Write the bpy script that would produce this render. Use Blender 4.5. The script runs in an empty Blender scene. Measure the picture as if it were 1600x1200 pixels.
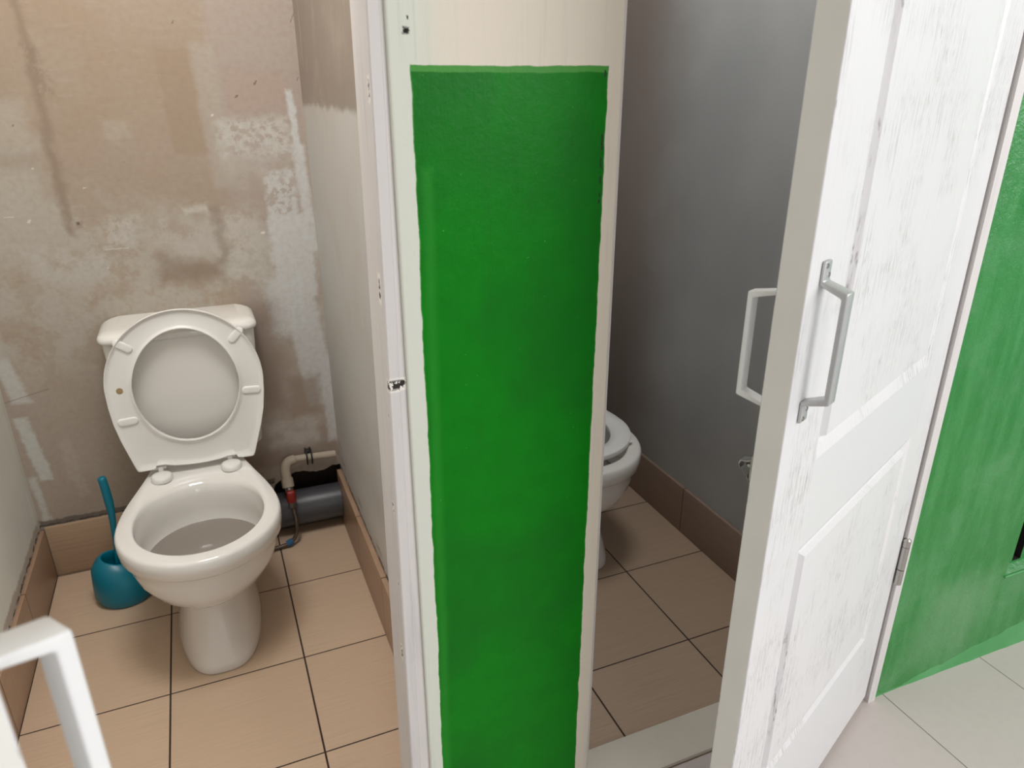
import bpy, bmesh, math, random
from mathutils import Vector, Matrix
random.seed(7)
C = bpy.context.scene.collection
S = bpy.context.scene
PI = math.pi

# ---------------------------------------------------------------- camera, light, exposure
cam_d = bpy.data.cameras.new('camera'); cam = bpy.data.objects.new('camera', cam_d); C.objects.link(cam)
F_PX = 1149.23
cam_d.sensor_width = 36; cam_d.sensor_fit = 'HORIZONTAL'; cam_d.lens = F_PX / 1600 * 36
cam_d.clip_start = .02
R_ = Vector((0.922053, -0.387059, -0.001722)); D_ = Vector((-0.149459, -0.351932, -0.924016)); F_ = Vector((0.357043, 0.852250, -0.382349))
mw = Matrix.Identity(4)
for i in range(3):
    mw[i][0] = R_[i]; mw[i][1] = -D_[i]; mw[i][2] = -F_[i]
mw[2][3] = 1.457
cam.matrix_world = mw
cam_d.dof.use_dof = True; cam_d.dof.focus_distance = 1.35; cam_d.dof.aperture_fstop = 7.0
S.camera = cam
S.view_settings.view_transform = 'Standard'; S.view_settings.look = 'None'
S.view_settings.gamma = 1; S.view_settings.use_curve_mapping = False
S.view_settings.exposure = 0.4

w = bpy.data.worlds.new('world'); S.world = w; w.use_nodes = True
bg = w.node_tree.nodes['Background']; bg.inputs[0].default_value = (.93, .97, 1, 1); bg.inputs[1].default_value = .33

def area(name, loc, target, sx, sy, power, col):
    l = bpy.data.lights.new(name, 'AREA'); l.shape = 'RECTANGLE'; l.size = sx; l.size_y = sy; l.energy = power; l.color = col
    o = bpy.data.objects.new(name, l); C.objects.link(o); o.location = loc
    o.rotation_euler = (Vector(target) - Vector(loc)).to_track_quat('-Z', 'Y').to_euler()
    return o
area('corridor_window_light', (3.0, -.15, 2.2), (1.0, .8, .9), 1.0, 1.4, 17, (.98, .99, 1))
area('corridor_front_fill', (2.1, -1.9, 2.0), (.2, 1.3, .6), 1.5, 1.1, 37, (.97, .985, 1))  # added frontal fill for pier and cubicles, stands in for bounced daylight
area('corridor_far_fill', (-.3, -2.0, 1.5), (-.1, 1.9, .3), 1.0, 1.0, 9, (.98, .99, 1))  # weak extra fill from front left, added to lift the toilet
area('left_cubicle_fill', (-.05, 1.3, 2.55), (-.15, 1.7, 0), .5, .6, 17.5, (.99, .99, 1))  # unseen fill added overhead to brighten the left cubicle
area('right_cubicle_fill', (1.0, 1.5, 2.5), (1.1, 1.7, .6), .4, .4, 8, (.97, .985, 1))  # unseen overhead fill, added so the right cubicle is less dark

# ---------------------------------------------------------------- helpers
def srgb(r, g, b):
    f = lambda c: (c/255)/12.92 if c <= 10 else (((c/255)+.055)/1.055)**2.4
    return (f(r), f(g), f(b), 1)

def obj(name, bm, mat=None, parent=None, smooth=False, loc=None, auto=None):
    me = bpy.data.meshes.new(name)
    bmesh.ops.recalc_face_normals(bm, faces=bm.faces)
    bm.to_mesh(me); bm.free()
    for m in (mat if isinstance(mat, (list, tuple)) else [mat]):
        if m: me.materials.append(m)
    if smooth or auto:
        for p in me.polygons: p.use_smooth = True
    if auto:
        me.set_sharp_from_angle(angle=math.radians(auto))
    o = bpy.data.objects.new(name, me); C.objects.link(o)
    if parent: o.parent = parent
    if loc: o.location = loc
    return o
def tag(o, label, cat, group=None, kind=None):
    if label: o['label'] = label
    if cat: o['category'] = cat
    if group: o['group'] = group
    if kind: o['kind'] = kind
    return o
def empty(name, loc, rz=0):
    o = bpy.data.objects.new(name, None); C.objects.link(o); o.location = loc; o.rotation_euler = (0, 0, rz); o.empty_display_size = .05
    return o
def box(bm, x0, x1, y0, y1, z0, z1, bev=0, seg=2, mi=0):
    vs = [bm.verts.new(p) for p in [(x0,y0,z0),(x1,y0,z0),(x1,y1,z0),(x0,y1,z0),(x0,y0,z1),(x1,y0,z1),(x1,y1,z1),(x0,y1,z1)]]
    fs = [bm.faces.new([vs[i] for i in q]) for q in [(0,3,2,1),(4,5,6,7),(0,1,5,4),(1,2,6,5),(2,3,7,6),(3,0,4,7)]]
    for f in fs: f.material_index = mi
    if bev:
        es = list({e for f in fs for e in f.edges})
        bmesh.ops.bevel(bm, geom=es, offset=bev, segments=seg, affect='EDGES', profile=.5)
    return bm
def boxo(name, x0, x1, y0, y1, z0, z1, mat, bev=0, parent=None, seg=2):
    bm = bmesh.new(); box(bm, x0, x1, y0, y1, z0, z1, bev, seg)
    return obj(name, bm, mat, parent, auto=35 if bev else None)
def loft(bm, rings, cap0=True, cap1=True, closed=True):
    vr = [[bm.verts.new(p) for p in r] for r in rings]
    n = len(rings[0])
    for a, b in zip(vr, vr[1:]):
        for i in range(n if closed else n-1):
            j = (i+1) % n
            bm.faces.new((a[i], a[j], b[j], b[i]))
    if cap0: bm.faces.new(vr[0][::-1])
    if cap1: bm.faces.new(vr[-1])
    return vr
def prism(bm, poly, z0, z1):
    return loft(bm, [[(x, y, z0) for x, y in poly], [(x, y, z1) for x, y in poly]])
def smooth_path(pts, n=8):
    pts = [Vector(p) for p in pts]; P = [pts[0]] + pts + [pts[-1]]; out = []
    for i in range(1, len(P)-2):
        for k in range(n):
            t = k/n; a, b, c, d = P[i-1], P[i], P[i+1], P[i+2]
            out.append(.5*((2*b)+(-a+c)*t+(2*a-5*b+4*c-d)*t*t+(-a+3*b-3*c+d)*t**3))
    out.append(pts[-1]); return out
def tube(bm, pts, r, n=16, caps=True):
    pts = [Vector(p) for p in pts]; rs = r if isinstance(r, (list, tuple)) else [r]*len(pts)
    t0 = (pts[1]-pts[0]).normalized(); up = Vector((0,0,1)) if abs(t0.z) < .9 else Vector((1,0,0))
    nrm = t0.cross(up).normalized(); rings = []
    for i, p in enumerate(pts):
        t = (pts[min(i+1, len(pts)-1)] - pts[max(i-1, 0)]).normalized()
        nrm = (nrm - t*nrm.dot(t)).normalized(); b = t.cross(nrm)
        rings.append([p + (nrm*math.cos(2*PI*k/n) + b*math.sin(2*PI*k/n))*rs[i] for k in range(n)])
    loft(bm, rings, caps, caps)

# ---------------------------------------------------------------- material tools
class NT:
    def __init__(s, name, rough=.5, spec=.5, metal=0, coat=0):
        s.m = bpy.data.materials.new(name); s.m.use_nodes = True; s.t = s.m.node_tree; s.n = s.t.nodes
        s.b = s.n['Principled BSDF']; s.b.inputs['Roughness'].default_value = rough
        s.b.inputs['Specular IOR Level'].default_value = spec; s.b.inputs['Metallic'].default_value = metal
        s.b.inputs['Coat Weight'].default_value = coat
        g = s.n.new('ShaderNodeNewGeometry'); s.pos = g.outputs['Position']; s.nor = g.outputs['Normal']
    def L(s, a, b): s.t.links.new(a, b)
    def setin(s, i, v):
        if hasattr(v, 'is_linked'): s.L(v, i)
        else: i.default_value = v
    def math(s, op, a, b=0, c=0, clamp=False):
        n = s.n.new('ShaderNodeMath'); n.operation = op; n.use_clamp = clamp
        for i, v in enumerate((a, b, c)): s.setin(n.inputs[i], v)
        return n.outputs[0]
    def vm(s, op, a, b=(0,0,0)):
        n = s.n.new('ShaderNodeVectorMath'); n.operation = op; s.setin(n.inputs[0], a); s.setin(n.inputs[1], b); return n.outputs[0]
    def scale(s, v, sc):
        return s.vm('MULTIPLY', v, sc)
    def noise(s, v, sc, det=4, rough=.55, col=False, dist=0):
        n = s.n.new('ShaderNodeTexNoise'); s.setin(n.inputs['Vector'], v); n.inputs['Scale'].default_value = sc
        n.inputs['Detail'].default_value = det; n.inputs['Roughness'].default_value = rough; n.inputs['Distortion'].default_value = dist
        return n.outputs['Color' if col else 'Fac']
    def mr(s, v, a, b, c=0, d=1, smooth=True):
        n = s.n.new('ShaderNodeMapRange'); n.interpolation_type = 'SMOOTHSTEP' if smooth else 'LINEAR'; n.clamp = True
        for i, x in enumerate((v, a, b, c, d)): s.setin(n.inputs[i], x)
        return n.outputs[0]
    def mix(s, f, a, b, mode='MIX'):
        n = s.n.new('ShaderNodeMix'); n.data_type = 'RGBA'; n.blend_type = mode
        s.setin(n.inputs[0], f); s.setin(n.inputs[6], a); s.setin(n.inputs[7], b); return n.outputs[2]
    def sep(s, v):
        n = s.n.new('ShaderNodeSeparateXYZ'); s.setin(n.inputs[0], v); return n.outputs
    def comb(s, x, y, z):
        n = s.n.new('ShaderNodeCombineXYZ')
        for i, v in enumerate((x, y, z)): s.setin(n.inputs[i], v)
        return n.outputs[0]
    def bump(s, h, strength=.2, dist=.002, prev=None):
        n = s.n.new('ShaderNodeBump'); n.inputs['Strength'].default_value = strength; n.inputs['Distance'].default_value = dist
        s.setin(n.inputs['Height'], h)
        if prev is not None: s.L(prev, n.inputs['Normal'])
        return n.outputs[0]
    def col(s, c): s.setin(s.b.inputs['Base Color'], c); return s
    def normal(s, n): s.L(n, s.b.inputs['Normal']); return s

_pg = None
def patch_group():
    global _pg
    if _pg: return _pg
    g = bpy.data.node_groups.new('patch_mask', 'ShaderNodeTree')
    for nm in ('U', 'V', 'CU', 'CV', 'HU', 'HV', 'Soft', 'Shear'):
        g.interface.new_socket(nm, in_out='INPUT', socket_type='NodeSocketFloat')
    g.interface.new_socket('Fac', in_out='OUTPUT', socket_type='NodeSocketFloat')
    gi = g.nodes.new('NodeGroupInput'); go = g.nodes.new('NodeGroupOutput')
    def M(op, a, b=0.0):
        n = g.nodes.new('ShaderNodeMath'); n.operation = op
        for i, v in enumerate((a, b)):
            if isinstance(v, (int, float)): n.inputs[i].default_value = v
            else: g.links.new(v, n.inputs[i])
        return n.outputs[0]
    I = gi.outputs
    dv = M('SUBTRACT', I['V'], I['CV'])
    du = M('SUBTRACT', M('SUBTRACT', I['U'], I['CU']), M('MULTIPLY', dv, I['Shear']))
    a = M('SUBTRACT', M('ABSOLUTE', du), I['HU']); b = M('SUBTRACT', M('ABSOLUTE', dv), I['HV'])
    d = M('MAXIMUM', a, b)
    mrn = g.nodes.new('ShaderNodeMapRange'); mrn.interpolation_type = 'SMOOTHSTEP'
    g.links.new(d, mrn.inputs[0]); g.links.new(I['Soft'], mrn.inputs[1]); g.links.new(M('MULTIPLY', I['Soft'], -1.0), mrn.inputs[2])
    g.links.new(mrn.outputs[0], go.inputs[0])
    _pg = g; return g
def patch(t, uv, cu, cv, hu, hv, soft=.01, shear=0):
    n = t.n.new('ShaderNodeGroup'); n.node_tree = patch_group()
    t.setin(n.inputs[0], uv[0]); t.setin(n.inputs[1], uv[1])
    for i, v in enumerate((cu, cv, hu, hv, soft, shear)): n.inputs[i+2].default_value = v
    return n.outputs[0]
def warped(t, u, v, sc, amp, det=4):
    """u, v shifted by noise so painted edges wander"""
    nz = t.sep(t.noise(t.comb(u, v, 3.3), sc, det, .6, col=True))
    return (t.math('ADD', u, t.math('MULTIPLY', t.math('SUBTRACT', nz[0], .5), amp)),
            t.math('ADD', v, t.math('MULTIPLY', t.math('SUBTRACT', nz[1], .5), amp)))

def plain(name, c, rough=.5, metal=0, spec=.5, coat=0, nz=0, sc=40, bump=0):
    t = NT(name, rough, spec, metal, coat)
    if nz:
        f = t.noise(t.pos, sc, 4); c2 = tuple(x*(1-nz) for x in c[:3])+(1,)
        t.col(t.mix(f, c2, c))
    else: t.col(c)
    if bump: t.normal(t.bump(t.noise(t.pos, sc*3, 3), bump, .001))
    return t.m

# cream pier with the hand-painted green field
def pier_material():
    t = NT('painted_pier', .5, .16)
    p = t.sep(t.pos); u, v = p[0], p[2]
    fine = t.noise(t.pos, 160, 4); mid = t.noise(t.pos, 25, 3); st = t.noise(t.scale(t.pos, (90, 90, 4)), 1, 4)
    w1 = warped(t, u, v, 22, .006); w2 = warped(t, u, v, 5, .006)
    wu = t.math('ADD', w1[0], t.math('SUBTRACT', w2[0], u)); wv = t.math('ADD', w1[1], t.math('SUBTRACT', w2[1], v))
    cream = t.mix(t.mr(u, .26, .33), srgb(218, 221, 209), srgb(228, 218, 203))
    cream = t.mix(t.mr(st, .55, .8, 0, .35), cream, srgb(188, 190, 182))
    seam = patch(t, (u, v), .2745, 1.6, .0006, .12, .002)
    cream = t.mix(t.math('MULTIPLY', seam, .25), cream, srgb(160, 155, 145))
    chip = patch(t, warped(t, u, v, 260, .008), .2635, 1.5125, .0036, .0036, .0018)
    chip2 = patch(t, warped(t, u, v, 120, .006), .2665, 1.527, .001, .002, .0008)
    cream = t.mix(t.math('MAXIMUM', chip, chip2), cream, srgb(38, 28, 24))
    green = t.mix(t.mr(mid, .3, .7), srgb(2, 120, 12), srgb(4, 126, 15))
    st2 = t.noise(t.scale(t.pos, (60, 60, 5)), 1, 5)
    green = t.mix(t.mr(st2, .5, .8, 0, .35), green, srgb(16, 112, 24))
    big = t.noise(t.pos, 4.5, 2)
    green = t.mix(t.mr(big, .42, .65, 0, .55), green, srgb(14, 100, 22))
    # brushed lighter passes along both edges
    eL = patch(t, (wu, wv), .276, .8, .007, .55, .006, .012); green = t.mix(t.math('MULTIPLY', eL, .55), green, srgb(40, 140, 40))
    fleck = t.mr(t.noise(t.pos, 230, 1), .78, .82); green = t.mix(t.math('MULTIPLY', fleck, .7), green, srgb(90, 170, 100))
    m_out = patch(t, (wu, wv), .4035, .717, .1395, .757, .0008, .0045)
    m_in = patch(t, (wu, wv), .4035, .711, .1385, .755, .0012, .0045)
    gcol = t.mix(m_in, srgb(74, 148, 62), green)
    dk = patch(t, warped(t, u, v, 60, .006), .541, 1.38, .0014, .09, .0008, .006)
    gcol = t.mix(t.math('MULTIPLY', dk, t.mr(t.noise(t.pos, 90, 2), .5, .56)), gcol, srgb(40, 60, 45))
    t.col(t.mix(m_out, cream, gcol))
    h = t.math('ADD', t.math('MULTIPLY', fine, .35), t.math('ADD', t.math('MULTIPLY', st2, .6), t.math('MULTIPLY', t.noise(t.pos, 55, 5), .7)))
    h = t.math('ADD', h, t.math('MULTIPLY', m_out, .7))
    h = t.math('SUBTRACT', h, t.math('MULTIPLY', chip, 2))
    b1 = t.bump(h, .35, .0022)
    t.normal(b1)
    t.setin(t.b.inputs['Roughness'], t.mr(m_out, 0, 1, .6, .38))
    return t.m

def corridor_green():
    t = NT('green_wall_paint', .3, .6)
    p = t.sep(t.pos); u, v = p[0], p[2]
    st = t.noise(t.scale(t.pos, (30, 30, 4)), 1, 5); mid = t.noise(t.pos, 7, 5)
    g = t.mix(t.mr(st, .35, .7), srgb(30, 126, 48), srgb(58, 140, 70))
    g = t.mix(t.mr(mid, .45, .7, 0, .6), g, srgb(84, 146, 92))
    w1 = warped(t, u, v, 12, .05)
    wear = patch(t, w1, 1.62, .17, .12, .11, .07, .3)
    g = t.mix(t.math('MULTIPLY', wear, .45), g, srgb(112, 158, 112))
    fl = t.mr(t.noise(t.pos, 150, 2), .74, .78); g = t.mix(t.math('MULTIPLY', fl, .6), g, srgb(150, 190, 150))
    t.col(g)
    h = t.math('ADD', t.noise(t.pos, 40, 6), t.math('MULTIPLY', t.noise(t.pos, 220, 3), .3))
    t.normal(t.bump(h, .8, .005)); return t.m

def back_wall_material():
    t = NT('patched_plaster', .65, .35)
    p = t.sep(t.pos); u, v = p[0], p[2]
    W1 = warped(t, u, v, 8, .12, 6); W2 = warped(t, u, v, 22, .045, 6); W3 = warped(t, u, v, 45, .022, 6)
    big = t.noise(t.pos, 3.2, 5); mid = t.noise(t.pos, 9, 7, .65); fine = t.noise(t.pos, 60, 5, .6)
    brush = t.noise(t.scale(t.pos, (14, 14, 75)), 1, 5, .65)
    T = srgb(180, 159, 138); Pk = srgb(183, 165, 151); G = srgb(194, 182, 166); Wt = srgb(214, 209, 201); Dk = srgb(146, 124, 104)
    c = t.mix(t.mr(big, .35, .65), T, srgb(177, 153, 128))
    c = t.mix(t.mr(u, .05, .12, 0, .85), c, Pk)
    c = t.mix(t.mr(brush, .5, .75, 0, .25), c, G)
    low = t.mr(t.math('ADD', W1[1], t.math('MULTIPLY', u, .2)), 1.17, 1.02)
    c = t.mix(t.math('MULTIPLY', low, t.mr(mid, .42, .56, .25, 1)), c, G)
    c = t.mix(t.math('MULTIPLY', t.mr(W1[1], .78, .60), .85), c, srgb(184, 166, 148))
    def P(col, uv, fac, *a, brk=None):
        nonlocal c
        f = t.math('MULTIPLY', patch(t, uv, *a), fac)
        if brk: f = t.math('MULTIPLY', f, t.mr(t.noise(t.pos, brk, 6, .7), .42, .54, .15, 1))
        c = t.mix(f, c, col)
    P(G, W1, .85, -.50, 1.15, .13, .16, .04)
    P(G, W2, .7, -.44, 1.36, .06, .05, .03)
    P(srgb(170, 152, 132), W2, .6, -.45, 1.26, .07, .02, .02)
    P(G, W1, .5, -.45, .95, .10, .12, .05, brk=20)
    P(Dk, W2, .6, -.338, 1.36, .010, .30, .010, -.01)      # brown seam
    P(Dk, W3, .5, -.325, 1.48, .016, .06, .014, -.2, brk=60)
    P(srgb(170, 145, 120), W3, .55, .0, 1.40, .045, .135, .006, -.03)  # darker trowelled field
    P(srgb(190, 176, 160), W3, .6, .075, 1.36, .03, .19, .012, -.03)
    P(srgb(192, 178, 160), W2, .5, -.172, 1.333, .033, .022, .01)
    P(srgb(186, 160, 144), W2, .6, .20, 1.43, .08, .055, .02)
    P(srgb(206, 198, 186), W2, .95, .18, 1.30, .10, .055, .02, brk=45)
    P(srgb(196, 184, 170), W2, .7, .17, 1.22, .10, .05, .03, brk=30)
    P(Wt, W3, .95, .293, 1.345, .010, .085, .005, -.06)
    P(Wt, W3, .9, .305, 1.12, .016, .16, .008, -.05)
    P(Wt, W3, .95, .250, .95, .058, .13, .008, -.02)
    P(Wt, W3, .85, .235, 1.12, .045, .09, .01, .05, brk=55)
    P(Wt, W3, .9, .268, .66, .050, .22, .010, -.12)
    P(Wt, W2, .8, .215, .80, .060, .09, .02)
    P(Wt, W3, .8, .195, .88, .015, .19, .010, .02, brk=40)
    P(srgb(206, 196, 182), W1, .85, .10, .99, .07, .10, .03, brk=25)
    P(srgb(214, 205, 192), W2, .8, -.007, 1.112, .034, .010, .010, -.3)
    P(srgb(208, 199, 186), W2, .75, -.215, 1.06, .04, .045, .02, .2, brk=40)
    P(srgb(204, 195, 182), W1, .75, -.33, .97, .12, .05, .04, brk=22)
    P(srgb(204, 194, 181), W1, .7, -.06, 1.02, .08, .05, .04, brk=30)
    P(Dk, W1, .65, -.05, .935, .09, .035, .03)
    P(Dk, W2, .5, .048, 1.03, .014, .08, .012)
    P(srgb(150, 128, 110), W1, .75, .13, .62, .05, .18, .04)  # smudge right of the cistern: its shadow and dirt, both painted in
    P(srgb(160, 138, 118), W2, .7, .235, .48, .05, .07, .02)
    P(srgb(204, 194, 182), W2, .75, .19, .355, .085, .045, .015, brk=30)
    P(srgb(170, 148, 128), W2, .6, .29, .32, .02, .05, .012)
    P(Wt, W3, .9, .312, .46, .016, .16, .008)
    P(srgb(212, 208, 196), W3, .95, -.560, .44, .018, .105, .006, -.12)
    P(srgb(208, 203, 190), W3, .95, -.580, .27, .010, .08, .006, -.05)
    P(srgb(210, 204, 192), W3, .95, -.570, .66, .022, .07, .008, -.2)
    P(srgb(206, 200, 188), W3, .6, -.575, .82, .012, .10, .008, .1)
    P(srgb(196, 180, 164), W2, .6, -.47, .36, .016, .10, .010, -.1)
    P(srgb(120, 102, 88), t_uv_line(t, u, v), .6, -.54, .612, .058, .0012, .002)
    # mortar strip above the tiles
    P(srgb(112, 102, 94), warped(t, u, v, 30, .02, 5), .9, -.25, .188, .35, .009, .003)
    P(srgb(58, 46, 40), W3, .9, -.25, .181, .35, .0025, .003)
    P(Dk, W2, .45, .14, .27, .2, .03, .02)
    P(srgb(60, 42, 34), warped(t, u, v, 200, .004), .95, -.3135, 1.092, .0036, .0036, .002)
    P(srgb(150, 118, 96), warped(t, u, v, 90, .01), .5, -.3105, 1.088, .008, .009, .005)
    WS = warped(t, u, v, 160, .006)
    for (a, b, r1, r2) in ((-.427, 1.106, .004, .0045), (-.471, 1.120, .011, .001), (-.390, 1.242, .003, .0015), (-.278, 1.186, .004, .0012), (.168, 1.031, .006, .003), (-.264, .963, .002, .002), (.074, 1.366, .003, .003), (-.23, 1.015, .03, .0008)):
        P(srgb(234, 228, 214), WS, .9, a, b, r1, r2, .0012, .5)
    for (a, b, r1, r2) in ((-.41, 1.35, .002, .002), (.20, 1.45, .003, .006), (.145, 1.415, .004, .004), (.01, 1.60, .002, .004), (.321, 1.62, .0015, .014), (.318, 1.46, .0015, .004)):
        P(srgb(110, 88, 76), WS, .7, a, b, r1, r2, .0012, .5)
    fl = t.mr(t.noise(t.pos, 70, 2), .78, .81)
    c = t.mix(t.math('MULTIPLY', fl, .5), c, srgb(120, 100, 86))
    c = t.mix(t.mr(fine, .35, .75, 0, .22), c, srgb(150, 128, 108)); c = t.mix(1.0, c, (.80, .84, .885, 1), 'MULTIPLY')
    t.col(c)
    h = t.math('ADD', t.math('MULTIPLY', fine, .4), t.math('MULTIPLY', mid, 1.0))
    t.normal(t.bump(h, .2, .003)); return t.m
def t_uv_line(t, u, v):
    return (u, t.math('SUBTRACT', v, t.math('MULTIPLY', t.math('ADD', u, .54), .22)))

def partition_material():
    t = NT('partition_plaster', .5, .4)
    p = t.sep(t.pos); u, v = p[1], p[2]
    W2 = warped(t, u, v, 14, .05, 5)
    c = t.mix(t.mr(W2[1], 1.385, 1.405), srgb(190, 188, 183), srgb(148, 136, 125))
    c = t.mix(t.mr(t.noise(t.pos, 6, 4), .45, .75, 0, .4), c, srgb(184, 172, 158))
    st = t.noise(t.scale(t.pos, (20, 20, 3)), 1, 4); c = t.mix(t.mr(st, .6, .8, 0, .35), c, srgb(214, 210, 202))
    for (a, b) in ((2.3, .30), (2.26, .25), (2.0, .24), (1.75, .235)):
        c = t.mix(t.math('MULTIPLY', patch(t, warped(t, u, v, 50, .03), a, b, .03, .006, .004), .7), c, srgb(96, 82, 72))
    Wp = warped(t, u, v, 35, .02, 5)
    c = t.mix(t.math('MULTIPLY', patch(t, Wp, 1.7, .199, .7, .006, .003), t.mr(t.noise(t.pos, 25, 3), .42, .52)), c, srgb(70, 58, 50))
    c = t.mix(t.math('MULTIPLY', patch(t, warped(t, u, v, 8, .06, 4), 1.9, .30, .5, .06, .05), .5), c, srgb(210, 206, 200))
    t.col(c); t.normal(t.bump(t.math('ADD', t.noise(t.pos, 18, 5), t.math('MULTIPLY', st, .5)), .3, .003)); return t.m

def plaster(name, c1, c2, sc=6, bump=.25, rough=.6):
    t = NT(name, rough, .35)
    c = t.mix(t.mr(t.noise(t.pos, sc, 5), .35, .7), c1, c2)
    st = t.noise(t.scale(t.pos, (14, 14, 2.5)), 1, 4); c = t.mix(t.mr(st, .6, .85, 0, .3), c, tuple(x*1.1 for x in c1[:3])+(1,))
    t.col(c); t.normal(t.bump(t.noise(t.pos, sc*5, 5), bump, .003)); return t.m

def tile_material(name, c1, c2, x0, y0, tx, ty, grout, gw=.0022, streak=True, rough=.35):
    t = NT(name, rough, .5); p = t.sep(t.pos)
    def line(q, o, s):
        a = t.math('DIVIDE', t.math('SUBTRACT', q, o), s); fr = t.math('ABSOLUTE', t.math('SUBTRACT', a, t.math('ROUND', a)))
        return t.math('MULTIPLY', fr, s), t.math('FLOOR', a)
    dx, ix = line(p[0], x0, tx); dy, iy = line(p[1], y0, ty)
    g = t.math('MAXIMUM', t.mr(dx, gw*.75, gw*1.3, 1, 0), t.mr(dy, gw*.6, gw*1.1, 1, 0))
    wn = t.n.new('ShaderNodeTexWhiteNoise'); t.L(t.comb(ix, iy, 0), wn.inputs[0])
    c = t.mix(wn.outputs[0], c1, c2)
    if streak:
        s = t.noise(t.scale(t.pos, (5, 260, 1)), 1, 5, .65)
        c = t.mix(t.mr(s, .4, .75, 0, .45), c, tuple(x*.78 for x in c1[:3])+(1,))
        c = t.mix(t.mr(s, .45, .2, 0, .35), c, tuple(min(1, x*1.15) for x in c2[:3])+(1,))
    else:
        s = t.noise(t.pos, 40, 5); c = t.mix(t.mr(s, .4, .8, 0, .3), c, tuple(x*.9 for x in c1[:3])+(1,))
    dirt = t.mr(t.noise(t.pos, 60, 3), .74, .79); c = t.mix(t.math('MULTIPLY', dirt, .35), c, srgb(110, 90, 74))
    t.col(t.mix(g, c, grout))
    t.setin(t.b.inputs['Roughness'], t.mr(g, 0, 1, rough, .9))
    t.normal(t.bump(t.math('SUBTRACT', t.math('MULTIPLY', s, .12), g), .5, .0015)); return t.m

def wall_tile(name, c1, c2, axis, o, size, grout):
    t = NT(name, .35, .5); p = t.sep(t.pos); q = p[axis]
    a = t.math('DIVIDE', t.math('SUBTRACT', q, o), size); fr = t.math('MULTIPLY', t.math('ABSOLUTE', t.math('SUBTRACT', a, t.math('ROUND', a))), size)
    g = t.mr(fr, .0012, .0022, 1, 0)
    s = t.noise(t.scale(t.pos, (5, 5, 260)), 1, 5, .65)
    c = t.mix(t.mr(s, .35, .7), c1, c2)
    c = t.mix(t.mr(p[2], .004, .001), c, grout)
    t.col(t.mix(g, c, grout)); t.normal(t.bump(t.math('SUBTRACT', t.math('MULTIPLY', s, .12), g), .4, .001)); return t.m

def door_material():
    t = NT('embossed_white_door', .38, .5)
    oc = t.n.new('ShaderNodeTexCoord').outputs['Object']
    s = t.noise(t.scale(oc, (230, 12, 9)), 1, 6, .7); s2 = t.noise(t.scale(oc, (480, 25, 36)), 1, 3, .6)
    area_ = t.noise(oc, 6, 3)
    k = t.math('MULTIPLY', t.mr(s, .50, .64), t.mr(area_, .42, .6, .12, 1))
    k2 = t.math('MULTIPLY', t.mr(s2, .56, .66), t.mr(area_, .44, .6, .05, 1))
    c = t.mix(t.math('MULTIPLY', k, .5), srgb(228, 226, 227), srgb(158, 154, 153))
    c = t.mix(t.math('MULTIPLY', k2, .55), c, srgb(130, 124, 120))
    t.col(c); t.normal(t.bump(t.math('ADD', t.math('MULTIPLY', s, 1), t.math('MULTIPLY', s2, .7)), .10, .0008)); return t.m
def rail_material():
    t = NT('leather_grain_white', .38, .5)
    oc = t.n.new('ShaderNodeTexCoord').outputs['Object']
    s = t.noise(t.scale(oc, (120, 120, 420)), 1, 3, .6)
    t.col(t.mix(t.mr(s, .6, .75, 0, .2), srgb(226, 225, 226), srgb(170, 168, 168)))
    t.normal(t.bump(s, .5, .0012)); return t.m

def frame_material(name='chipped_white_frame', chips=True):
    t = NT(name, .5, .4); p = t.sep(t.pos); u, v = p[0], p[2]
    st = t.noise(t.scale(t.pos, (60, 60, 4)), 1, 4)
    c = t.mix(t.mr(st, .5, .8, 0, .5), srgb(216, 211, 209), srgb(188, 184, 183))
    for (y, z, hz, hy) in ((.976, 1.446, .011, .0035), (.984, 1.190, .015, .0045), (.9655, 1.052, .007, .0055), (.984, .84, .007, .0035), (.984, .553, .011, .004), (.978, .70, .003, .002), (.975, 1.0, .003, .002))[:None if chips else 0]:
        wv = warped(t, p[1], v, 180, .014)
        halo = patch(t, wv, y, z, hy*1.7, hz*1.5, .0025); hole = patch(t, wv, y, z, hy, hz, .002)
        c = t.mix(halo, c, srgb(240, 236, 230)); c = t.mix(t.math('MULTIPLY', hole, t.mr(t.noise(t.pos, 170, 3), .44, .50)), c, srgb(44, 34, 30))
    t.col(c); t.normal(t.bump(st, .2, .001)); return t.m

M = {}
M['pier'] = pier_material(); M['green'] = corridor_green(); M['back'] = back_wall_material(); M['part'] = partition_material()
def left_wall_material():
    t = NT('cool_plaster', .6, .35); p = t.sep(t.pos)
    c = t.mix(t.mr(t.noise(t.pos, 5, 5), .35, .7), srgb(214, 213, 203), srgb(224, 221, 210))
    W = warped(t, p[1], p[2], 40, .03, 5)
    c = t.mix(t.math('MULTIPLY', patch(t, W, 1.8, .19, .6, .018, .006), .8), c, srgb(168, 154, 138))
    c = t.mix(t.math('MULTIPLY', patch(t, W, 1.8, .179, .6, .004, .003), t.mr(t.noise(t.pos, 35, 3), .42, .5)), c, srgb(64, 52, 46))
    c = t.mix(t.math('MULTIPLY', patch(t, W, 2.335, .5, .012, .6, .006), .6), c, srgb(206, 202, 190))
    t.col(c); t.normal(t.bump(t.noise(t.pos, 25, 5), .25, .003)); return t.m
M['left'] = left_wall_material()
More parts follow.
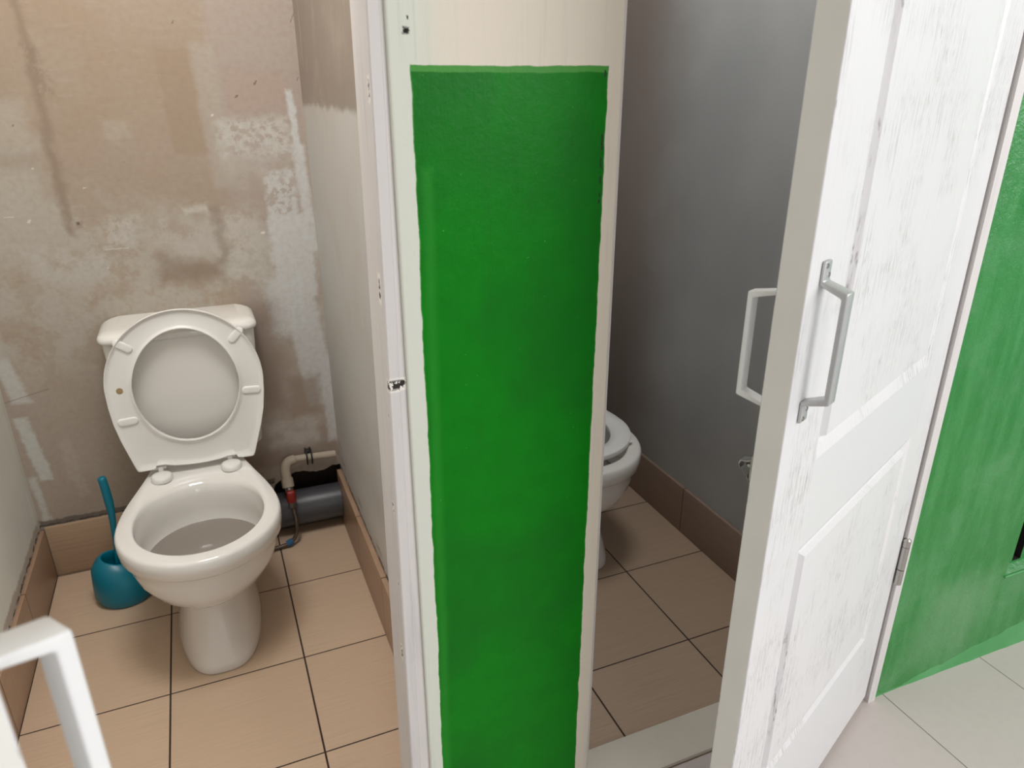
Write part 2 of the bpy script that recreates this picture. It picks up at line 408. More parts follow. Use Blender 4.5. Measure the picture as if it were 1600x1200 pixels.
def right_wall_material():
    t = NT('grey_unfinished_plaster', .7, .3); p = t.sep(t.pos); W = warped(t, p[1], p[2], 4, .25, 4)
    c = t.mix(t.mr(t.noise(t.pos, 3, 4), .35, .7), srgb(168, 168, 167), srgb(178, 177, 174))
    c = t.mix(t.mr(W[0], 1.85, 2.25, 0, .75), c, srgb(140, 122, 110))
    t.col(c); t.normal(t.bump(t.noise(t.pos, 15, 5), .15, .003)); return t.m
M['rwall'] = right_wall_material()
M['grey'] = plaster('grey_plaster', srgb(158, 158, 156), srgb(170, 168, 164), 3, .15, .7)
M['cream'] = plaster('cream_plaster', srgb(222, 214, 200), srgb(214, 206, 192), 4)
M['dark'] = plain('bare_dark_masonry', srgb(66, 52, 44), .9, nz=.5, sc=30, bump=.5)
M['pale_green'] = plaster('pale_green_skirt', srgb(82, 152, 92), srgb(96, 162, 104), 9)  # light caught by the sloped skirt is put into this paler paint
TC1, TC2 = srgb(196, 170, 144), srgb(204, 178, 152); GR = srgb(52, 36, 28)
M['floorL'] = tile_material('beige_floor_tile', TC1, TC2, .083, 1.669, .336, .333, GR)
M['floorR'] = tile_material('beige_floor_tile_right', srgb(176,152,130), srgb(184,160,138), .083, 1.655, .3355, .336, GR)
M['floorC'] = tile_material('grey_floor_tile', srgb(198, 187, 183), srgb(204, 193, 189), 1.430, .60, .350, .6, srgb(130, 124, 118), .0014, False, .5)
M['bbX'] = wall_tile('skirting_tile_back', srgb(176, 150, 124), srgb(186, 160, 134), 0, -.254, .336, GR)
M['bbY'] = wall_tile('skirting_tile_side', srgb(160, 130, 106), srgb(170, 140, 114), 1, 1.669, .333, GR)
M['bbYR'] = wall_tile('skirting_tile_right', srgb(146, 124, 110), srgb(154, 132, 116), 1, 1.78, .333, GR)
M['door'] = door_material(); M['rail'] = rail_material(); M['frame'] = frame_material(); M['frame2'] = frame_material('clean_white_frame', False)
M['edge'] = plain('door_edge_paint', srgb(232, 229, 222), .5, nz=.12, sc=12)
M['white'] = plain('white_powder_coat', srgb(236, 235, 235), .35, nz=.04)
M['ceramic'] = plain('glazed_ceramic', srgb(232, 229, 223), .09, spec=.5, coat=.3, nz=.03, sc=5)
M['seat'] = plain('seat_plastic', srgb(233, 231, 226), .3, nz=.03, sc=8)
M['water'] = plain('bowl_water', srgb(140, 131, 122), .06, spec=.6)
M['teal'] = plain('teal_plastic', srgb(0, 118, 140), .35, nz=.15, sc=20)
M['tealdark'] = plain('dark_bristles', srgb(30, 40, 44), .8, nz=.4, sc=200)
M['metal'] = plain('zinc_metal', srgb(190, 188, 184), .3, 1, nz=.15)
M['silver'] = plain('silver_painted_metal', srgb(196, 196, 196), .32, .35, nz=.12, sc=60)
M['darkm'] = plain('dark_hole', srgb(30, 27, 25), .7)
M['pvc'] = plain('grey_pvc', srgb(68, 68, 71), .4, nz=.15, sc=15)
M['ppr'] = plain('painted_pipe', srgb(176, 162, 144), .6, nz=.2, sc=30, bump=.2)
M['red'] = plain('red_valve', srgb(150, 30, 24), .35, nz=.3)
M['blue'] = plain('blue_nut', srgb(24, 84, 122), .4)
M['brown'] = plain('brown_stain', srgb(176, 148, 104), .5, nz=.4, sc=200)
M['black'] = plain('black_plastic', srgb(24, 22, 22), .4)
def braided():
    t = NT('braided_steel', .4, .5, .6); v = t.n.new('ShaderNodeTexVoronoi'); v.inputs['Scale'].default_value = 350
    t.L(t.pos, v.inputs['Vector']); t.col(t.mix(v.outputs['Distance'], srgb(120, 106, 92), srgb(56, 48, 42))); return t.m
M['braid'] = braided()

# ---------------------------------------------------------------- the setting
ZC = 2.6
def struct(o, label, cat):
    return tag(o, label, cat, kind='structure')

def slab(name, x0, x1, y0, y1, z0, z1, mat, label, cat, bev=0):
    return struct(boxo(name, x0, x1, y0, y1, z0, z1, mat, bev), label, cat)

slab('floor', -.60, .33, .985, 2.35, -.06, 0, M['floorL'], 'beige tiled floor with dark grout inside the left toilet cubicle', 'floor')
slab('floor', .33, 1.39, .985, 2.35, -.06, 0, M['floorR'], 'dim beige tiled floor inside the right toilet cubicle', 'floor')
slab('floor', -1.8, 3.2, -2.2, .985, -.06, 0, M['floorC'], 'pale grey tiled corridor floor by the green wall', 'floor')
slab('ceiling', -1.8, 3.2, -2.2, 2.5, ZC, ZC+.06, M['cream'], 'cream ceiling over the cubicles and corridor', 'ceiling')

# pier + partition between the cubicles (one masonry piece)
bm = bmesh.new()
poly = [(.239,.96),(.57,.96),(.57,1.10),(.45,1.10),(.45,2.35),(.325,2.35),(.325,1.10),(.239,1.10)]
prism(bm, poly, 0, ZC)
bm.faces.ensure_lookup_table(); bm.normal_update()
for f in bm.faces:
    c = f.calc_center_median(); n = f.normal
    if abs(c.y-.96) < .001: f.material_index = 0
    elif abs(c.x-.325) < .001: f.material_index = 1
    elif abs(c.x-.45) < .001: f.material_index = 2
    else: f.material_index = 3
es = [e for e in bm.edges if all(abs(v.co.y-.96) < .001 for v in e.verts) and abs(e.verts[0].co.x-e.verts[1].co.x) < .001]
bmesh.ops.bevel(bm, geom=es, offset=.004, segments=3, affect='EDGES', profile=.5)
pier = struct(obj('wall_center', bm, [M['pier'], M['part'], M['grey'], M['cream']]), 'cream pier with a painted green field and the partition wall behind it', 'wall')

# back wall with a broken-out notch for the pipes
bm = bmesh.new()
rag = [(.085, 0), (.085, .12), (.10, .17), (.135, .196)]
xs = [.15 + i*.0115 for i in range(15)]
rag += [(x, .200 + .006*math.sin(i*.55) + random.uniform(-.003, .003)) for i, x in enumerate(xs)]
rag += [(.325, .206)]
outline = [(-.60, 0)] + rag + [(.325, ZC), (-.60, ZC)]
loft(bm, [[(x, 2.35, z) for x, z in outline], [(x, 2.375, z) for x, z in outline]])
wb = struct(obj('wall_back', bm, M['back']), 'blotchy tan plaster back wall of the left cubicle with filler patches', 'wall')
bm = bmesh.new(); box(bm, .05, .33, 2.46, 2.5, -.02, .3); box(bm, .03, .07, 2.376, 2.5, -.02, .3); box(bm, .05, .33, 2.376, 2.5, .26, .30); box(bm, .05, .45, 2.3505, 2.5, -.06, -.002); box(bm, .326, .449, 2.3505, 2.5, -.02, .3)
obj('pipe_recess', bm, M['dark'], wb)
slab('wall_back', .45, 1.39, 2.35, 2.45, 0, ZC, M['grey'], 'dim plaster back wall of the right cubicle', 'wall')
slab('wall_left', -.70, -.60, .985, 2.376, 0, ZC, M['left'], 'cool grey plaster left wall of the left cubicle', 'wall')
# right wall of right cubicle
slab('wall_right', 1.39, 1.49, 1.10, 2.45, 0, ZC, M['rwall'], 'smooth grey right wall of the right cubicle', 'wall')
# front wall pieces
bm = bmesh.new(); box(bm, -1.8, -.63, .96, .984, 0, ZC); box(bm, -.63, .238, .96, 1.08, 2.06, ZC); box(bm, .571, 1.395, .96, 1.08, 2.06, ZC)
struct(obj('wall_front', bm, M['cream']), 'cream wall beside and above the doorways', 'wall')

# green corridor wall with sloped base skirt and a shallow recess
bm = bmesh.new()
X0, X1 = 1.394, 3.2
NX0, NX1, NZ0, NZ1 = 1.795, 2.25, .262, .95     # recess opening
def basez(x): return .004 + max(0, min(.085, (x-1.46)*.125)) + .003*math.sin(x*37) + .002*math.sin(x*91)
cols = [X0 + i*.02 for i in range(int((X1-X0)/.02)+1)]
cols = sorted(set([round(c, 4) for c in cols] + [NX0, NX1, X1]))
def quad(a, b, c, d, mi=0):
    f = bm.faces.new([bm.verts.new(p) for p in (a, b, c, d)]); f.material_index = mi
for a, b in zip(cols, cols[1:]):
    za, zb = basez(a), basez(b)
    quad((a,.96,za), (b,.96,zb), (b,.96,NZ0), (a,.96,NZ0))
    quad((a,.96,NZ1), (b,.96,NZ1), (b,.96,ZC), (a,.96,ZC))
    if not (a >= NX0-1e-4 and b <= NX1+1e-4):
        quad((a,.96,NZ0), (b,.96,NZ0), (b,.96,NZ1), (a,.96,NZ1))
    # skirt wedge
    da, db = .96-za*.15, .96-zb*.15
    quad((a,.96,za), (b,.96,zb), (b,db,0), (a,da,0), 1)
RD = .020
quad((NX0,.96,NZ0), (NX0,.96,NZ1), (NX0+.008,.96+RD,NZ1), (NX0+.008,.96+RD,NZ0+.012), 0)
quad((NX1,.96,NZ0), (NX1,.96,NZ1), (NX1-.008,.96+RD,NZ1), (NX1-.008,.96+RD,NZ0+.012), 0)
quad((NX0,.96,NZ0), (NX1,.96,NZ0), (NX1-.008,.96+RD,NZ0+.012), (NX0+.008,.96+RD,NZ0+.012), 0)
quad((NX0,.96,NZ1), (NX1,.96,NZ1), (NX1-.008,.96+RD,NZ1), (NX0+.008,.96+RD,NZ1), 0)
# back of recess with a deep slot at its left side
sx0, sx1 = NX0+.045, NX0+.078
quad((NX0+.008,.96+RD,NZ0+.012), (sx0,.96+RD,NZ0+.012), (sx0,.96+RD,NZ1), (NX0+.008,.96+RD,NZ1))
quad((sx0,.96+RD,NZ0+.012), (sx1,.96+RD,NZ0+.012), (sx1,.96+RD,NZ0+.018), (sx0,.96+RD,NZ0+.018))
quad((sx1,.96+RD,NZ0+.012), (NX1-.008,.96+RD,NZ0+.012), (NX1-.008,.96+RD,NZ1), (sx1,.96+RD,NZ1))
quad((sx0,1.09,NZ0+.018), (sx1,1.09,NZ0+.018), (sx1,1.09,NZ1), (sx0,1.09,NZ1), 2)
quad((sx0,.96+RD,NZ0+.018), (sx0,1.09,NZ0+.018), (sx0,1.09,NZ1), (sx0,.96+RD,NZ1), 2)
quad((sx1,.96+RD,NZ0+.018), (sx1,1.09,NZ0+.018), (sx1,1.09,NZ1), (sx1,.96+RD,NZ1), 2)
quad((sx0,.96+RD,NZ0+.018), (sx1,.96+RD,NZ0+.018), (sx1,1.09,NZ0+.018), (sx0,1.09,NZ0+.018), 2)
quad((X0,1.098,0), (X1,1.098,0), (X1,1.098,ZC), (X0,1.098,ZC))
quad((X0,.96,0), (X0,1.098,0), (X0,1.098,ZC), (X0,.96,ZC))
bmesh.ops.remove_doubles(bm, verts=bm.verts, dist=.0004)
gw = struct(obj('wall_corridor', bm, [M['green'], M['pale_green'], M['darkm']]), 'glossy green painted corridor wall right of the open white door', 'wall')
bm = bmesh.new(); tube(bm, smooth_path([(NX0-.004,.958,NZ0-.004), (NX0+.1,.957,NZ0-.003), (NX1,.957,NZ0-.003)], 4), .0028, 8)
tag(obj('sill_bead', bm, M['pale_green'], gw, smooth=True), 'pale green rounded bead under the recess', None)

# baseboards
def bb(name, x0, x1, y0, y1, h, mat, label):
    return slab(name, x0, x1, y0, y1, 0.0005, h, mat, label, 'skirting', .0012)
bb('baseboard_back', -.588, .08, 2.338, 2.3495, .178, M['bbX'], 'beige skirting tiles along the back wall behind the left toilet')
bb('baseboard_left', -.5995, -.588, 1.11, 2.3375, .175, M['bbY'], 'beige skirting tiles along the left wall of the left cubicle')
bb('baseboard_right', .309, .3245, 1.12, 2.33, .195, M['bbY'], 'beige skirting tiles along the partition beside the left toilet')
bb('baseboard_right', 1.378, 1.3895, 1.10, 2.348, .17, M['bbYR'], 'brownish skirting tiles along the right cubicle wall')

# door frames
def frame_poly(x, sgn):
    # profile of a right-hand jamb at the pier, running towards the opening (sgn=-1: opening lies towards -x)
    P = [(0, .9665), (.004, .9665), (.006, .9635), (.0195, .9635), (.0215, .9655), (.0215, 1.03), (.0145, 1.03), (.0145, 1.09), (0, 1.09)]
    return [(x + sgn*a, b) for a, b in P]
bm = bmesh.new()
rings = []
for i in range(9):
    z = 2.05*i/8; sh = -.0105*(1.5-z)
    rings.append([(x+ (sh if x < .2385 else 0), y, z) for x, y in frame_poly(.2388, -1)])
loft(bm, rings)
prism(bm, frame_poly(-.6285, 1), 0, 2.05)
box(bm, -.60, .20, .9635, 1.03, 2.03, 2.058)
struct(obj('trim_1', bm, M['frame']), 'chipped white door frame of the left doorway on the pier side', 'door frame')
bm = bmesh.new()
box(bm, .571, .580, .975, 1.09, 0, 2.05)
prism(bm, [(1.394,.952),(1.372,.952),(1.372,1.0),(1.36,1.0),(1.36,1.09),(1.389,1.09),(1.389,.975),(1.3935,.975)], 0, 2.058)
box(bm, .581, 1.359, .962, 1.03, 2.03, 2.058)
struct(obj('trim_2', bm, M['frame2']), 'white door frame of the right doorway beside the green wall', 'door frame')
tr = boxo('trim_3', .581, 1.358, .986, 1.094, .0005, .012, M['cream'], .003)
struct(tr, 'pale raised threshold strip across the right doorway', 'threshold')
tr = boxo('trim_4', -.60, .205, .986, 1.094, .0005, .012, M['cream'], .003)
struct(tr, 'pale threshold strip across the left doorway', 'threshold')

# ---------------------------------------------------------------- doors
DW, DT, DH = .785, .038, 2.0
def make_door(name, loc, rz, flip, label, proj_out=.036, proj_in=.050, latch=True, flip_low=False):
    """local: x = 0 at hinge .. DW at free edge, outer face at y=0 (looking to -y), thickness to +y; flip mirrors x"""
    r = empty(name, loc, rz); struct(r, label, 'door')
    if flip: r.scale = (-1, 1, 1)
    ps = [(.135, .66, .285, .80), (.135, .66, .95, 1.88)]
    bm = bmesh.new()
    xs = [0, .135, .66, DW]; zs = [.02, .285, .80, .95, 1.88, DH]
    def q(pts, mi=0):
        f = bm.faces.new([bm.verts.new(p) for p in pts]); f.material_index = mi
    for y, s in ((0, 1), (DT, -1)):
        for i in range(3):
            for j in range(5):
                if i == 1 and j in (1, 3): continue
                q([(xs[i],y,zs[j]),(xs[i+1],y,zs[j]),(xs[i+1],y,zs[j+1]),(xs[i],y,zs[j+1])], 1 if (i == 1) else 0)
    q([(0,0,.02),(DW,0,.02),(DW,DT,.02),(0,DT,.02)], 2); q([(0,0,DH),(DW,0,DH),(DW,DT,DH),(0,DT,DH)], 2)
    for x in (0, DW):
        for a, b in zip(zs, zs[1:]): q([(x,0,a),(x,DT,a),(x,DT,b),(x,0,b)], 2)
    bmesh.ops.remove_doubles(bm, verts=bm.verts, dist=.0005)
    bmesh.ops.recalc_face_normals(bm, faces=bm.faces)
    es = [e for e in bm.edges if len(e.link_faces) == 2 and e.calc_face_angle(0) > 1.2]
    bmesh.ops.bevel(bm, geom=es, offset=.0018, segments=2, affect='EDGES', profile=.5)
    obj('leaf_frame', bm, [M['door'], M['rail'], M['edge']], r)
    for (x0, x1, z0, z1) in ps:
        bm = bmesh.new()
        prof = [(0, 0), (.0015, .0003), (.020, .0070), (.0245, .0098), (.0252, .0098), (.0262, .009), (.0302, .0002), (.031, -.0004), (.033, -.0004)]
        for y0, s in ((0, 1), (DT, -1)):
            rr = []
            for a, d in prof:
                y = y0 + s*d
                rr.append([(x0+a, y, z0+a), (x1-a, y, z0+a), (x1-a, y, z1-a), (x0+a, y, z1-a)])
            loft(bm, rr, False, True)
        obj('door_panel', bm, M['door'], r)
    def handle(xc, dz, side, proj, mat, hw=.0108, th=.0075):
        # side -1: on the outer face, +1: on the inner face ; flat strap bent in a trapezium
        y0 = 0 if side < 0 else DT
        P = [(0, 1.256), (0, 1.226), (proj-th, 1.214), (proj-th, 1.084), (0, 1.072), (0, 1.042)]
        Q = [(th*.6, 1.256), (th*.6, 1.231), (proj, 1.2215), (proj, 1.0765), (th*.6, 1.067), (th*.6, 1.042)]
        P = [(p+.0003, z+dz) for p, z in P]; Q = [(p+.0003, z+dz) for p, z in Q]
        bm = bmesh.new()
        rings = []
        for (p, z), (p2, z2) in zip(P, Q):
            rings.append([(xc-hw, y0+side*p, z), (xc+hw, y0+side*p, z), (xc+hw, y0+side*p2, z2), (xc-hw, y0+side*p2, z2)])
        loft(bm, rings)
        bmesh.ops.recalc_face_normals(bm, faces=bm.faces)
        bmesh.ops.bevel(bm, geom=[e for e in bm.edges], offset=.0020, segments=3, affect='EDGES', profile=.5)
        h = obj('door_handle', bm, mat, r, auto=40)
        for zz in (1.250, 1.238, 1.060, 1.048):
            b2 = bmesh.new(); y = y0+side*.0046
            xx = xc + (.004 if zz in (1.250, 1.048) else -.004)
            tube(b2, [(xx, y, zz+dz), (xx, y+side*.0012, zz+dz)], [.0036, .003], 14)
            b3 = obj('screw', b2, M['metal'], h, auto=40)
        return h
    handle(.742, 0, -1, proj_out, M['silver'] if not flip else M['white'])
    handle(.745, -.018 if not flip_low else -.036, 1, proj_in, M['white'], .012 if flip_low else .0095, .0105 if flip_low else .0075)
    # hinges
    for zc in (.43, 1.70):
        bm = bmesh.new(); hx, hy = -.004, -.009
        tube(bm, [(hx,hy,zc-.062),(hx,hy,zc-.022)], .0085, 16); tube(bm, [(hx,hy,zc-.020),(hx,hy,zc+.040)], .0085, 16)
        tube(bm, [(hx,hy,zc+.041),(hx,hy,zc+.058),(hx,hy,zc+.062)], [.0085,.0085,.005], 16)
        tube(bm, [(hx,hy,zc-.063),(hx,hy,zc+.05)], .005, 12)
        h = obj('hinge', bm, M['metal'], r, auto=40)
    if latch:
        bm = bmesh.new(); zc, xc = .972, .765
        box(bm, xc-.02, xc+.019, DT+.0002, DT+.0022, zc-.018, zc+.018, .0006)
        pth = [(xc+.012, DT+.002, zc+.012), (xc+.012, DT+.006, zc+.009), (xc+.012, DT+.016, zc+.007), (xc+.012, DT+.018, zc+.002), (xc+.012, DT+.016, zc-.004), (xc+.012, DT+.004, zc-.013), (xc+.012, DT+.002, zc-.02)]
        for a, b in zip(pth, pth[1:]):
            loft(bm, [[(a[0]-.007,a[1],a[2]),(a[0]+.007,a[1],a[2]),(a[0]+.007,a[1]+.0012,a[2]+.0012),(a[0]-.007,a[1]+.0012,a[2]+.0012)],
                      [(b[0]-.007,b[1],b[2]),(b[0]+.007,b[1],b[2]),(b[0]+.007,b[1]+.0012,b[2]+.0012),(b[0]-.007,b[1]+.0012,b[2]+.0012)]])
        l = tag(obj('latch', bm, M['metal'], r), 'small zinc latch bracket', None)
        b2 = bmesh.new(); tube(b2, [(xc+.012, DT+.002, zc+.001), (xc+.012, DT+.010, zc+.001)], [.004, .0035], 12); obj('bolt', b2, M['metal'], l, smooth=True)
    return r
# right door: hinge at the right jamb, leaf runs from the hinge towards (-.915,-.402)
ang = math.atan2(.402, .915)
def door_xform(r, hinge, d, n_out):
    """d: unit direction hinge->free edge, n_out: outward normal of the outer face"""
    m = Matrix.Identity(4)
    for i in range(3):
        m[i][0] = (d[0], d[1], 0)[i]; m[i][1] = (-n_out[0], -n_out[1], 0)[i]; m[i][2] = (0, 0, 1)[i]; m[i][3] = hinge[i]
    r.matrix_world = m; r.matrix_basis = m
d = Vector((-.915, -.402)).normalized(); no = Vector((-d.y, d.x)) ; no = no if no.y < 0 else -no
r = make_door('door_1', (0,0,0), 0, False, 'white panelled door standing half open in front of the green wall')
door_xform(r, (1.366, .959, .0), d, no)
d = Vector((.596, -.803)).normalized(); ni = Vector((.803, .596)).normalized()
r = make_door('door_2', (0,0,0), 0, False, 'open white door at the lower left edge, only its handle and edge in view', proj_in=.047, latch=False, flip_low=True)
# its inner face looks to +ni ; the hinge axis lies on that face
hp = Vector((-.585, .96)) - ni*DT
door_xform(r, (hp.x, hp.y, .0), d, -ni)

# ---------------------------------------------------------------- toilets
N = 72
def rimshape(u, u0=.30, wb=.60):
    if u < u0: return math.sqrt(max(0, 1-((u0-u)/u0)**2))
    k = min(1, (u-u0)/(.86-u0)); k = k*k*(3-2*k); s = 1+(wb-1)*k
    if u > .96: s *= math.sqrt(max(0, 1-((u-.96)/.04)**2))*.4+.6 if u < .9999 else .6
    return s
def ring(z, W, yf, yb, m=0.0, dz=None, pw=1.0):
    out = []
    for k in range(N):
        th = 2*PI*k/N; u = (1-math.cos(th))/2; sg = 1 if th <= PI else -1
        e = math.sqrt(max(0, 1-(2*u-1)**2))**pw; sh = (1-m)*e + m*(rimshape(u) if 0 < u < 1 else (0 if u <= 0 else .6*0))
        y = yf + (yb-yf)*u
        out.append((sg*W*sh, y, z if dz is None else z + dz(u)))
    return out
def seat_mesh():
    """seat in its own plane: x across, y along its length from the hinge line (0) to the front (.455); z=0 is the flat top, underside at +z"""
    bm = bmesh.new()
    def outer(t):   # closed curve
        th = 2*PI*t; c = math.cos(th); s = math.sin(th)     # th=0 at front
        y = .235 + .222*c; x = .206*s
        if c < 0:
            k = -c; y = .235 - .235*min(1, k*1.35) ; x = .206*s
            # straight flanks down to the squared rear corners
        return x, y
    pts = []
    n = 96
    ctrl = []
    for i in range(49):            # front arc
        a = -PI/2 + PI*i/48
        ctrl.append((.206*math.sin(a), .245 + .213*math.cos(a)))
    right = [(.204, .20), (.198, .15), (.187, .10), (.172, .05), (.160, .010), (.156, .002), (.150, 0), (.125, .001), (.112, .004), (.108, .012), (.085, .012), (.060, .006), (.030, .003), (0, .002)]
    ctrl += right + [(-x, y) for x, y in right[::-1][1:]]
    n = len(ctrl)
    cx, cy, hw, hl = 0, .240, .139, .164
    inner = []
    for (x, y) in ctrl:
        a = math.atan2(x/hw, (y-cy)/hl)
        inner.append((cx+hw*math.sin(a)*(1-.05*max(0, math.cos(a))), cy+hl*math.cos(a)))
    prof = [(0, .002), (-.006, .006), (-.003, .0165), (.012, .0175), (.04, .0165), (.10, .0115), (.22, .010), (.8, .010), (.90, .0125), (.95, .0165), (.985, .0165), (1.0, .013), (1.0, .004), (.96, 0), (.5, -.006), (.06, 0)]
    rings = []
    for f, h in prof:
        rings.append([(ox+(ix-ox)*f, oy+(iy-oy)*f, h) for (ox, oy), (ix, iy) in zip(ctrl, inner)])
    rings.append(rings[0])
    loft(bm, rings, False, False)
    bmesh.ops.remove_doubles(bm, verts=bm.verts, dist=.00001)
    return bm
def make_toilet(name, x, seat_up, label):
    r = empty(name, (x, 2.35, 0)); tag(r, label, 'toilet')
    bm = bmesh.new()
    K = lambda u: 0
    R = [ring(.0008, .112, -.655, -.13, pw=.66), ring(.010, .114, -.659, -.13, pw=.66), ring(.03, .112, -.656, -.13, pw=.68), ring(.07, .104, -.644, -.14, .0, pw=.74), ring(.12, .094, -.626, -.17, .1, pw=.82),
         ring(.165, .087, -.614, -.20, .2, pw=.9), ring(.195, .084, -.609, -.22, .3), ring(.205, .0855, -.612, -.21, .4), ring(.211, .103, -.640, -.12, .5), ring(.222, .130, -.664, -.11, .6), ring(.245, .157, -.686, -.09, .8), ring(.280, .176, -.701, -.06, .95), ring(.312, .184, -.707, -.05, 1),
         ring(.340, .189, -.711, -.03, 1), ring(.348, .195, -.718, -.03, 1), ring(.353, .201, -.725, -.02, 1), ring(.375, .203, -.728, -.02, 1), ring(.394, .2025, -.728, -.02, 1), ring(.400, .200, -.724, -.02, 1), ring(.4025, .196, -.719, -.024, 1),
         ring(.403, .174, -.695, -.10, .6), ring(.402, .167, -.688, -.25, .3), ring(.397, .162, -.683, -.30, .1), ring(.385, .161, -.680, -.315), ring(.36, .158, -.676, -.320), ring(.32, .157, -.672, -.325), ring(.285, .156, -.668, -.325),
         ring(.262, .142, -.645, -.34), ring(.24, .110, -.60, -.36), ring(.215, .07, -.56, -.38), ring(.19, .03, -.50, -.42)]
    loft(bm, R)
    obj('bowl', bm, M['ceramic'], r, auto=60)
    bm = bmesh.new(); rr = ring(.279, .1553, -.666, -.326)
    bm.faces.new([bm.verts.new(p) for p in rr]); loft(bm, [ring(.272, .148, -.655, -.333), rr], True, False); bmesh.ops.remove_doubles(bm, verts=bm.verts, dist=.0001)
    tag(obj('water', bm, M['water'], r), 'greyish water standing in the bowl', None)
    # cistern
    bm = bmesh.new()
    def rr_(x0, x1, y0, y1, rad, z, n=6):
        out = []
        for (cx, cy, a0) in ((x1-rad, y1-rad, 0), (x0+rad, y1-rad, PI/2), (x0+rad, y0+rad, PI), (x1-rad, y0+rad, 1.5*PI)):
            for i in range(n+1):
                a = a0 + PI/2*i/n; out.append((cx+rad*math.cos(a), cy+rad*math.sin(a), z))
        return out
    cx = .015
    loft(bm, [rr_(cx-.165, cx+.165, -.150, -.012, .03, .4045), rr_(cx-.18, cx+.18, -.165, -.008, .035, .42), rr_(cx-.19, cx+.19, -.172, -.006, .035, .55), rr_(cx-.199, cx+.199, -.178, -.006, .032, .76), rr_(cx-.200, cx+.200, -.178, -.006, .032, .787)])
    obj('cistern', bm, M['ceramic'], r, auto=50)
    bm = bmesh.new()
    lv = [(.7885, .001), (.790, -.004), (.797, -.006), (.804, -.0055), (.811, -.001), (.816, .008), (.819, .020), (.820, .04)]
    loft(bm, [rr_(cx-.203+o, cx+.203-o, -.183+o, -.004+max(0, o)*.4, max(.012, .036-o*.3), z) for z, o in lv])
    lid = obj('cistern_lid', bm, M['ceramic'], r, auto=60)
    bm = bmesh.new(); tube(bm, [(cx,-.095,.8202), (cx,-.095,.824), (cx,-.095,.826)], [.02,.02,.017], 24); obj('flush_button', bm, M['metal'], lid, auto=40)
    # hinges on the bowl
    yh = -.235
    for s in (-1, 1):
        bm = bmesh.new()
        xx = s*.094
        rg = []
        for z, k in ((.4035, 1.08), (.411, 1.06), (.416, .98), (.4185, .8)):
            rg.append([(xx+.027*k*math.cos(a), -.265+ .031*k*math.sin(a)*(1 if math.sin(a) < 0 else .8), z) for a in [2*PI*i/28 for i in range(28)]])
        loft(bm, rg)
        tube(bm, [(xx-.022, yh+.003, .424), (xx+.014, yh+.003, .424)], .0055, 12)
        box(bm, xx-.008, xx+.006, yh-.006, yh+.012, .412, .430, .002)
        obj('hinge', bm, M['seat'], r, auto=50)
    st = obj('seat', seat_mesh(), M['seat'], r, auto=50); SS = 1 if seat_up else .945
    for (bx, by, an) in ((-.146, .367, -35), (.144, .372, 47), (-.162, .152, 4), (.170, .205, -2)):
        bm = bmesh.new(); n = 24; rg = []
        for z, k in ((.0095, 1.12), (.0125, 1.08), (.0145, .85), (.0148, .5)):
            ring_ = []
            for i in range(n):
                a = 2*PI*i/n; dx = .0150 if math.cos(a) > 0 else -.0150
                X = dx + .0105*k*math.cos(a); Y = .0105*k*math.sin(a); A = math.radians(an)
                ring_.append((bx + X*math.cos(A)-Y*math.sin(A), by + X*math.sin(A)+Y*math.cos(A), z))
            rg.append(ring_)
        loft(bm, rg); obj('bumper', bm, M['seat'], st, auto=50)
    if seat_up:
        bm = bmesh.new(); tube(bm, [(-.170, .243, .0102), (-.170, .243, .0110)], .0085, 18)
        tag(obj('stain_spot', bm, M['brown'], st), 'small round brown spot on the seat underside', None)
        tilt = math.radians(84)
        # y axis of seat -> up and slightly back ; underside (+z) faces the viewer (-y)
        m = Matrix(((1,0,0,0),(0,math.cos(math.radians(85.5)),-math.sin(math.radians(85.5)),0),(0,math.sin(math.radians(85.5)),math.cos(math.radians(85.5)),0),(0,0,0,1)))
        m = Matrix.Translation((.004, yh+.006, .420)) @ m @ Matrix.Rotation(math.radians(-2.0), 4, 'Z')
        st.matrix_basis = m
    else:
        m = Matrix.Translation((0, yh, .4235)) @ Matrix.Rotation(PI, 4, 'X') @ Matrix.Scale(SS, 4)
        st.matrix_basis = m
    return r
make_toilet('toilet', -.118, True, 'white toilet with its seat raised against the cistern in the left cubicle')
make_toilet('toilet', .985, False, 'white toilet with its seat down, half hidden behind the green pier')

# ---------------------------------------------------------------- toilet brush and holder
HX, HY = -.378, 2.150
bm = bmesh.new(); rings = []
for (z, rx, ry, ox, oy) in ((.0005, .070, .066, 0, 0), (.006, .076, .071, 0, 0), (.03, .084, .077, 0, 0), (.07, .080, .074, -.003, .005), (.10, .073, .068, -.006, .006), (.122, .060, .056, -.006, .010), (.131, .048, .045, -.006, .012), (.1335, .043, .041, -.006, .012), (.130, .040, .038, -.006, .012), (.10, .044, .043, -.006, .012), (.03, .05, .05, -.005, .008)):
    rings.append([(HX+ox+rx*math.cos(a), HY+oy+ry*math.sin(a), z + (-.012*math.cos(a) if z > .09 else 0)) for a in [2*PI*i/48 for i in range(48)]])
loft(bm, rings)
tag(obj('brush_holder', bm, M['teal'], smooth=True), 'teal plastic brush holder on the floor left of the toilet', 'brush holder')
b = empty('toilet_brush', (HX-.010, HY+.015, .045)); tag(b, 'teal toilet brush with slim handle standing in the round teal holder', 'toilet brush')
bm = bmesh.new(); pts = smooth_path([(0,0,.05), (.006,.008,.12), (.014,.02,.22), (.012,.03,.29), (.008,.034,.342)], 6)
n = len(pts); tube(bm, pts, [.0055+.0065*max(0, min(1, (i/n-.25)/.35)) - (.0 if i < n-1 else .004) for i in range(n)], 16)
obj('handle', bm, M['teal'], b, smooth=True)
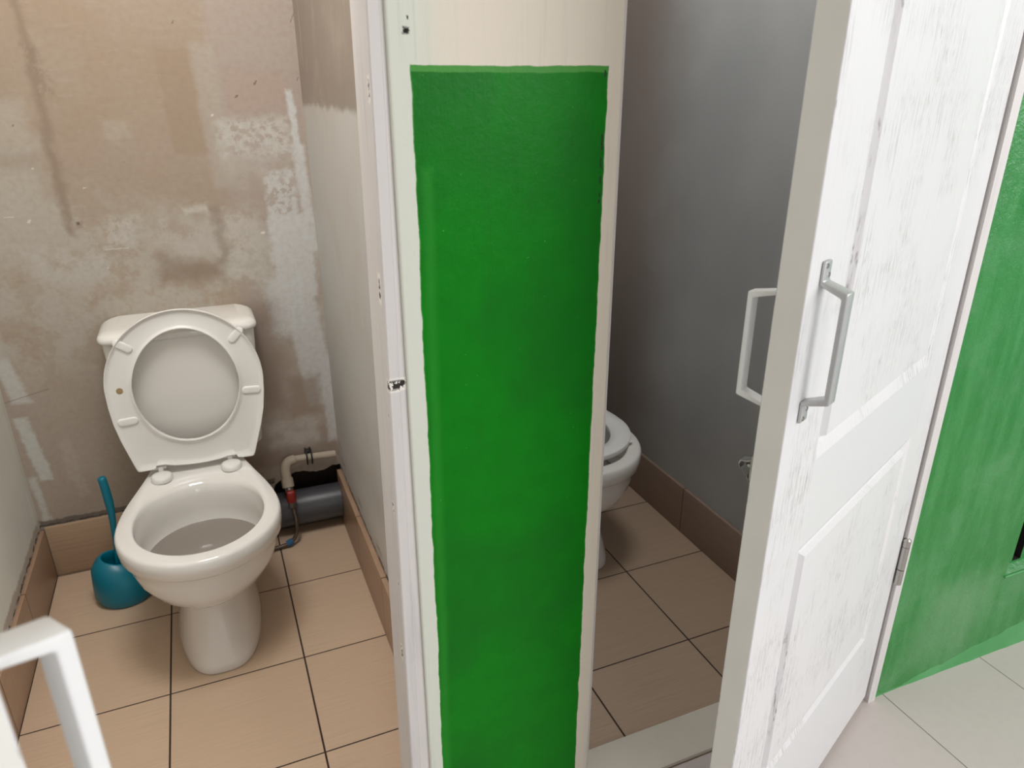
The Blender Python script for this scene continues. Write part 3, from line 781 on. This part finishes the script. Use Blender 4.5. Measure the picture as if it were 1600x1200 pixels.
bm = bmesh.new(); tube(bm, [(0,0,-.03), (0,0,-.02), (0,0,.03), (0,0,.045), (0,0,.052)], [.015, .03, .032, .025, .006], 20); obj('bristles', bm, M['tealdark'], b, smooth=True)

# ---------------------------------------------------------------- plumbing behind the left toilet
bm = bmesh.new(); tube(bm, [(.045, 2.405, .0), (.05, 2.36, .05), (.075, 2.325, .084), (.10, 2.312, .090), (.3085, 2.308, .090)], .060, 40)
tag(obj('sewer_pipe', bm, M['pvc'], auto=50), 'thick grey plastic sewer pipe running along the back wall to the right', 'pipe')
bm = bmesh.new()
pts = [(.3085, 2.322, .262), (.20, 2.322, .268), (.160, 2.318, .270)]
tube(bm, pts, .0125, 20)
wp = tag(obj('water_pipe', bm, M['ppr'], auto=50), 'painted water pipe with an elbow and a red valve above the grey sewer pipe', 'pipe')
bm = bmesh.new(); tube(bm, smooth_path([(.172, 2.318, .270), (.148, 2.308, .268), (.137, 2.295, .250), (.137, 2.282, .215)], 5), .0165, 20); obj('elbow', bm, M['ppr'], wp, smooth=True)
bm = bmesh.new(); tube(bm, [(.137, 2.284, .222), (.138, 2.272, .195)], .0195, 20); obj('coupling', bm, M['ppr'], wp, auto=50)
bm = bmesh.new()
for x in (.212, .228):
    tube(bm, smooth_path([(x, 2.348, .290), (x, 2.318, .294), (x, 2.300, .275), (x, 2.303, .250)], 4), .0028, 8)
box(bm, .209, .231, 2.330, 2.349, .262, .288, .002)
obj('pipe_clip', bm, M['black'], wp, smooth=True)
bm = bmesh.new(); tube(bm, [(.139, 2.270, .194), (.141, 2.258, .160), (.142, 2.254, .148)], [.014, .014, .011], 16); v = obj('valve', bm, M['metal'], wp, auto=50)
bm = bmesh.new(); box(bm, .126, .155, 2.232, 2.250, .152, .196, .006, 3); tag(obj('valve_lever', bm, M['red'], v, auto=50), 'red valve lever', None)
bm = bmesh.new(); tube(bm, [(.142, 2.2545, .147), (.143, 2.250, .128)], [.011, .0105], 6); obj('coupling_nut', bm, M['metal'], wp, auto=30)
bm = bmesh.new(); tube(bm, smooth_path([(.143, 2.249, .1265), (.146, 2.235, .09), (.142, 2.222, .045), (.120, 2.215, .0165), (.09, 2.21, .011), (.04, 2.205, .012)], 8), .0068, 14)
hz = tag(obj('hose', bm, M['braid'], smooth=True), 'braided metal hose hanging from the red valve towards the toilet', 'hose')
bm = bmesh.new(); tube(bm, [(.125, 2.2165, .0195), (.106, 2.2125, .0135)], .0115, 8); tag(obj('hose_nut', bm, M['blue'], hz, auto=30), 'blue plastic nut', None)
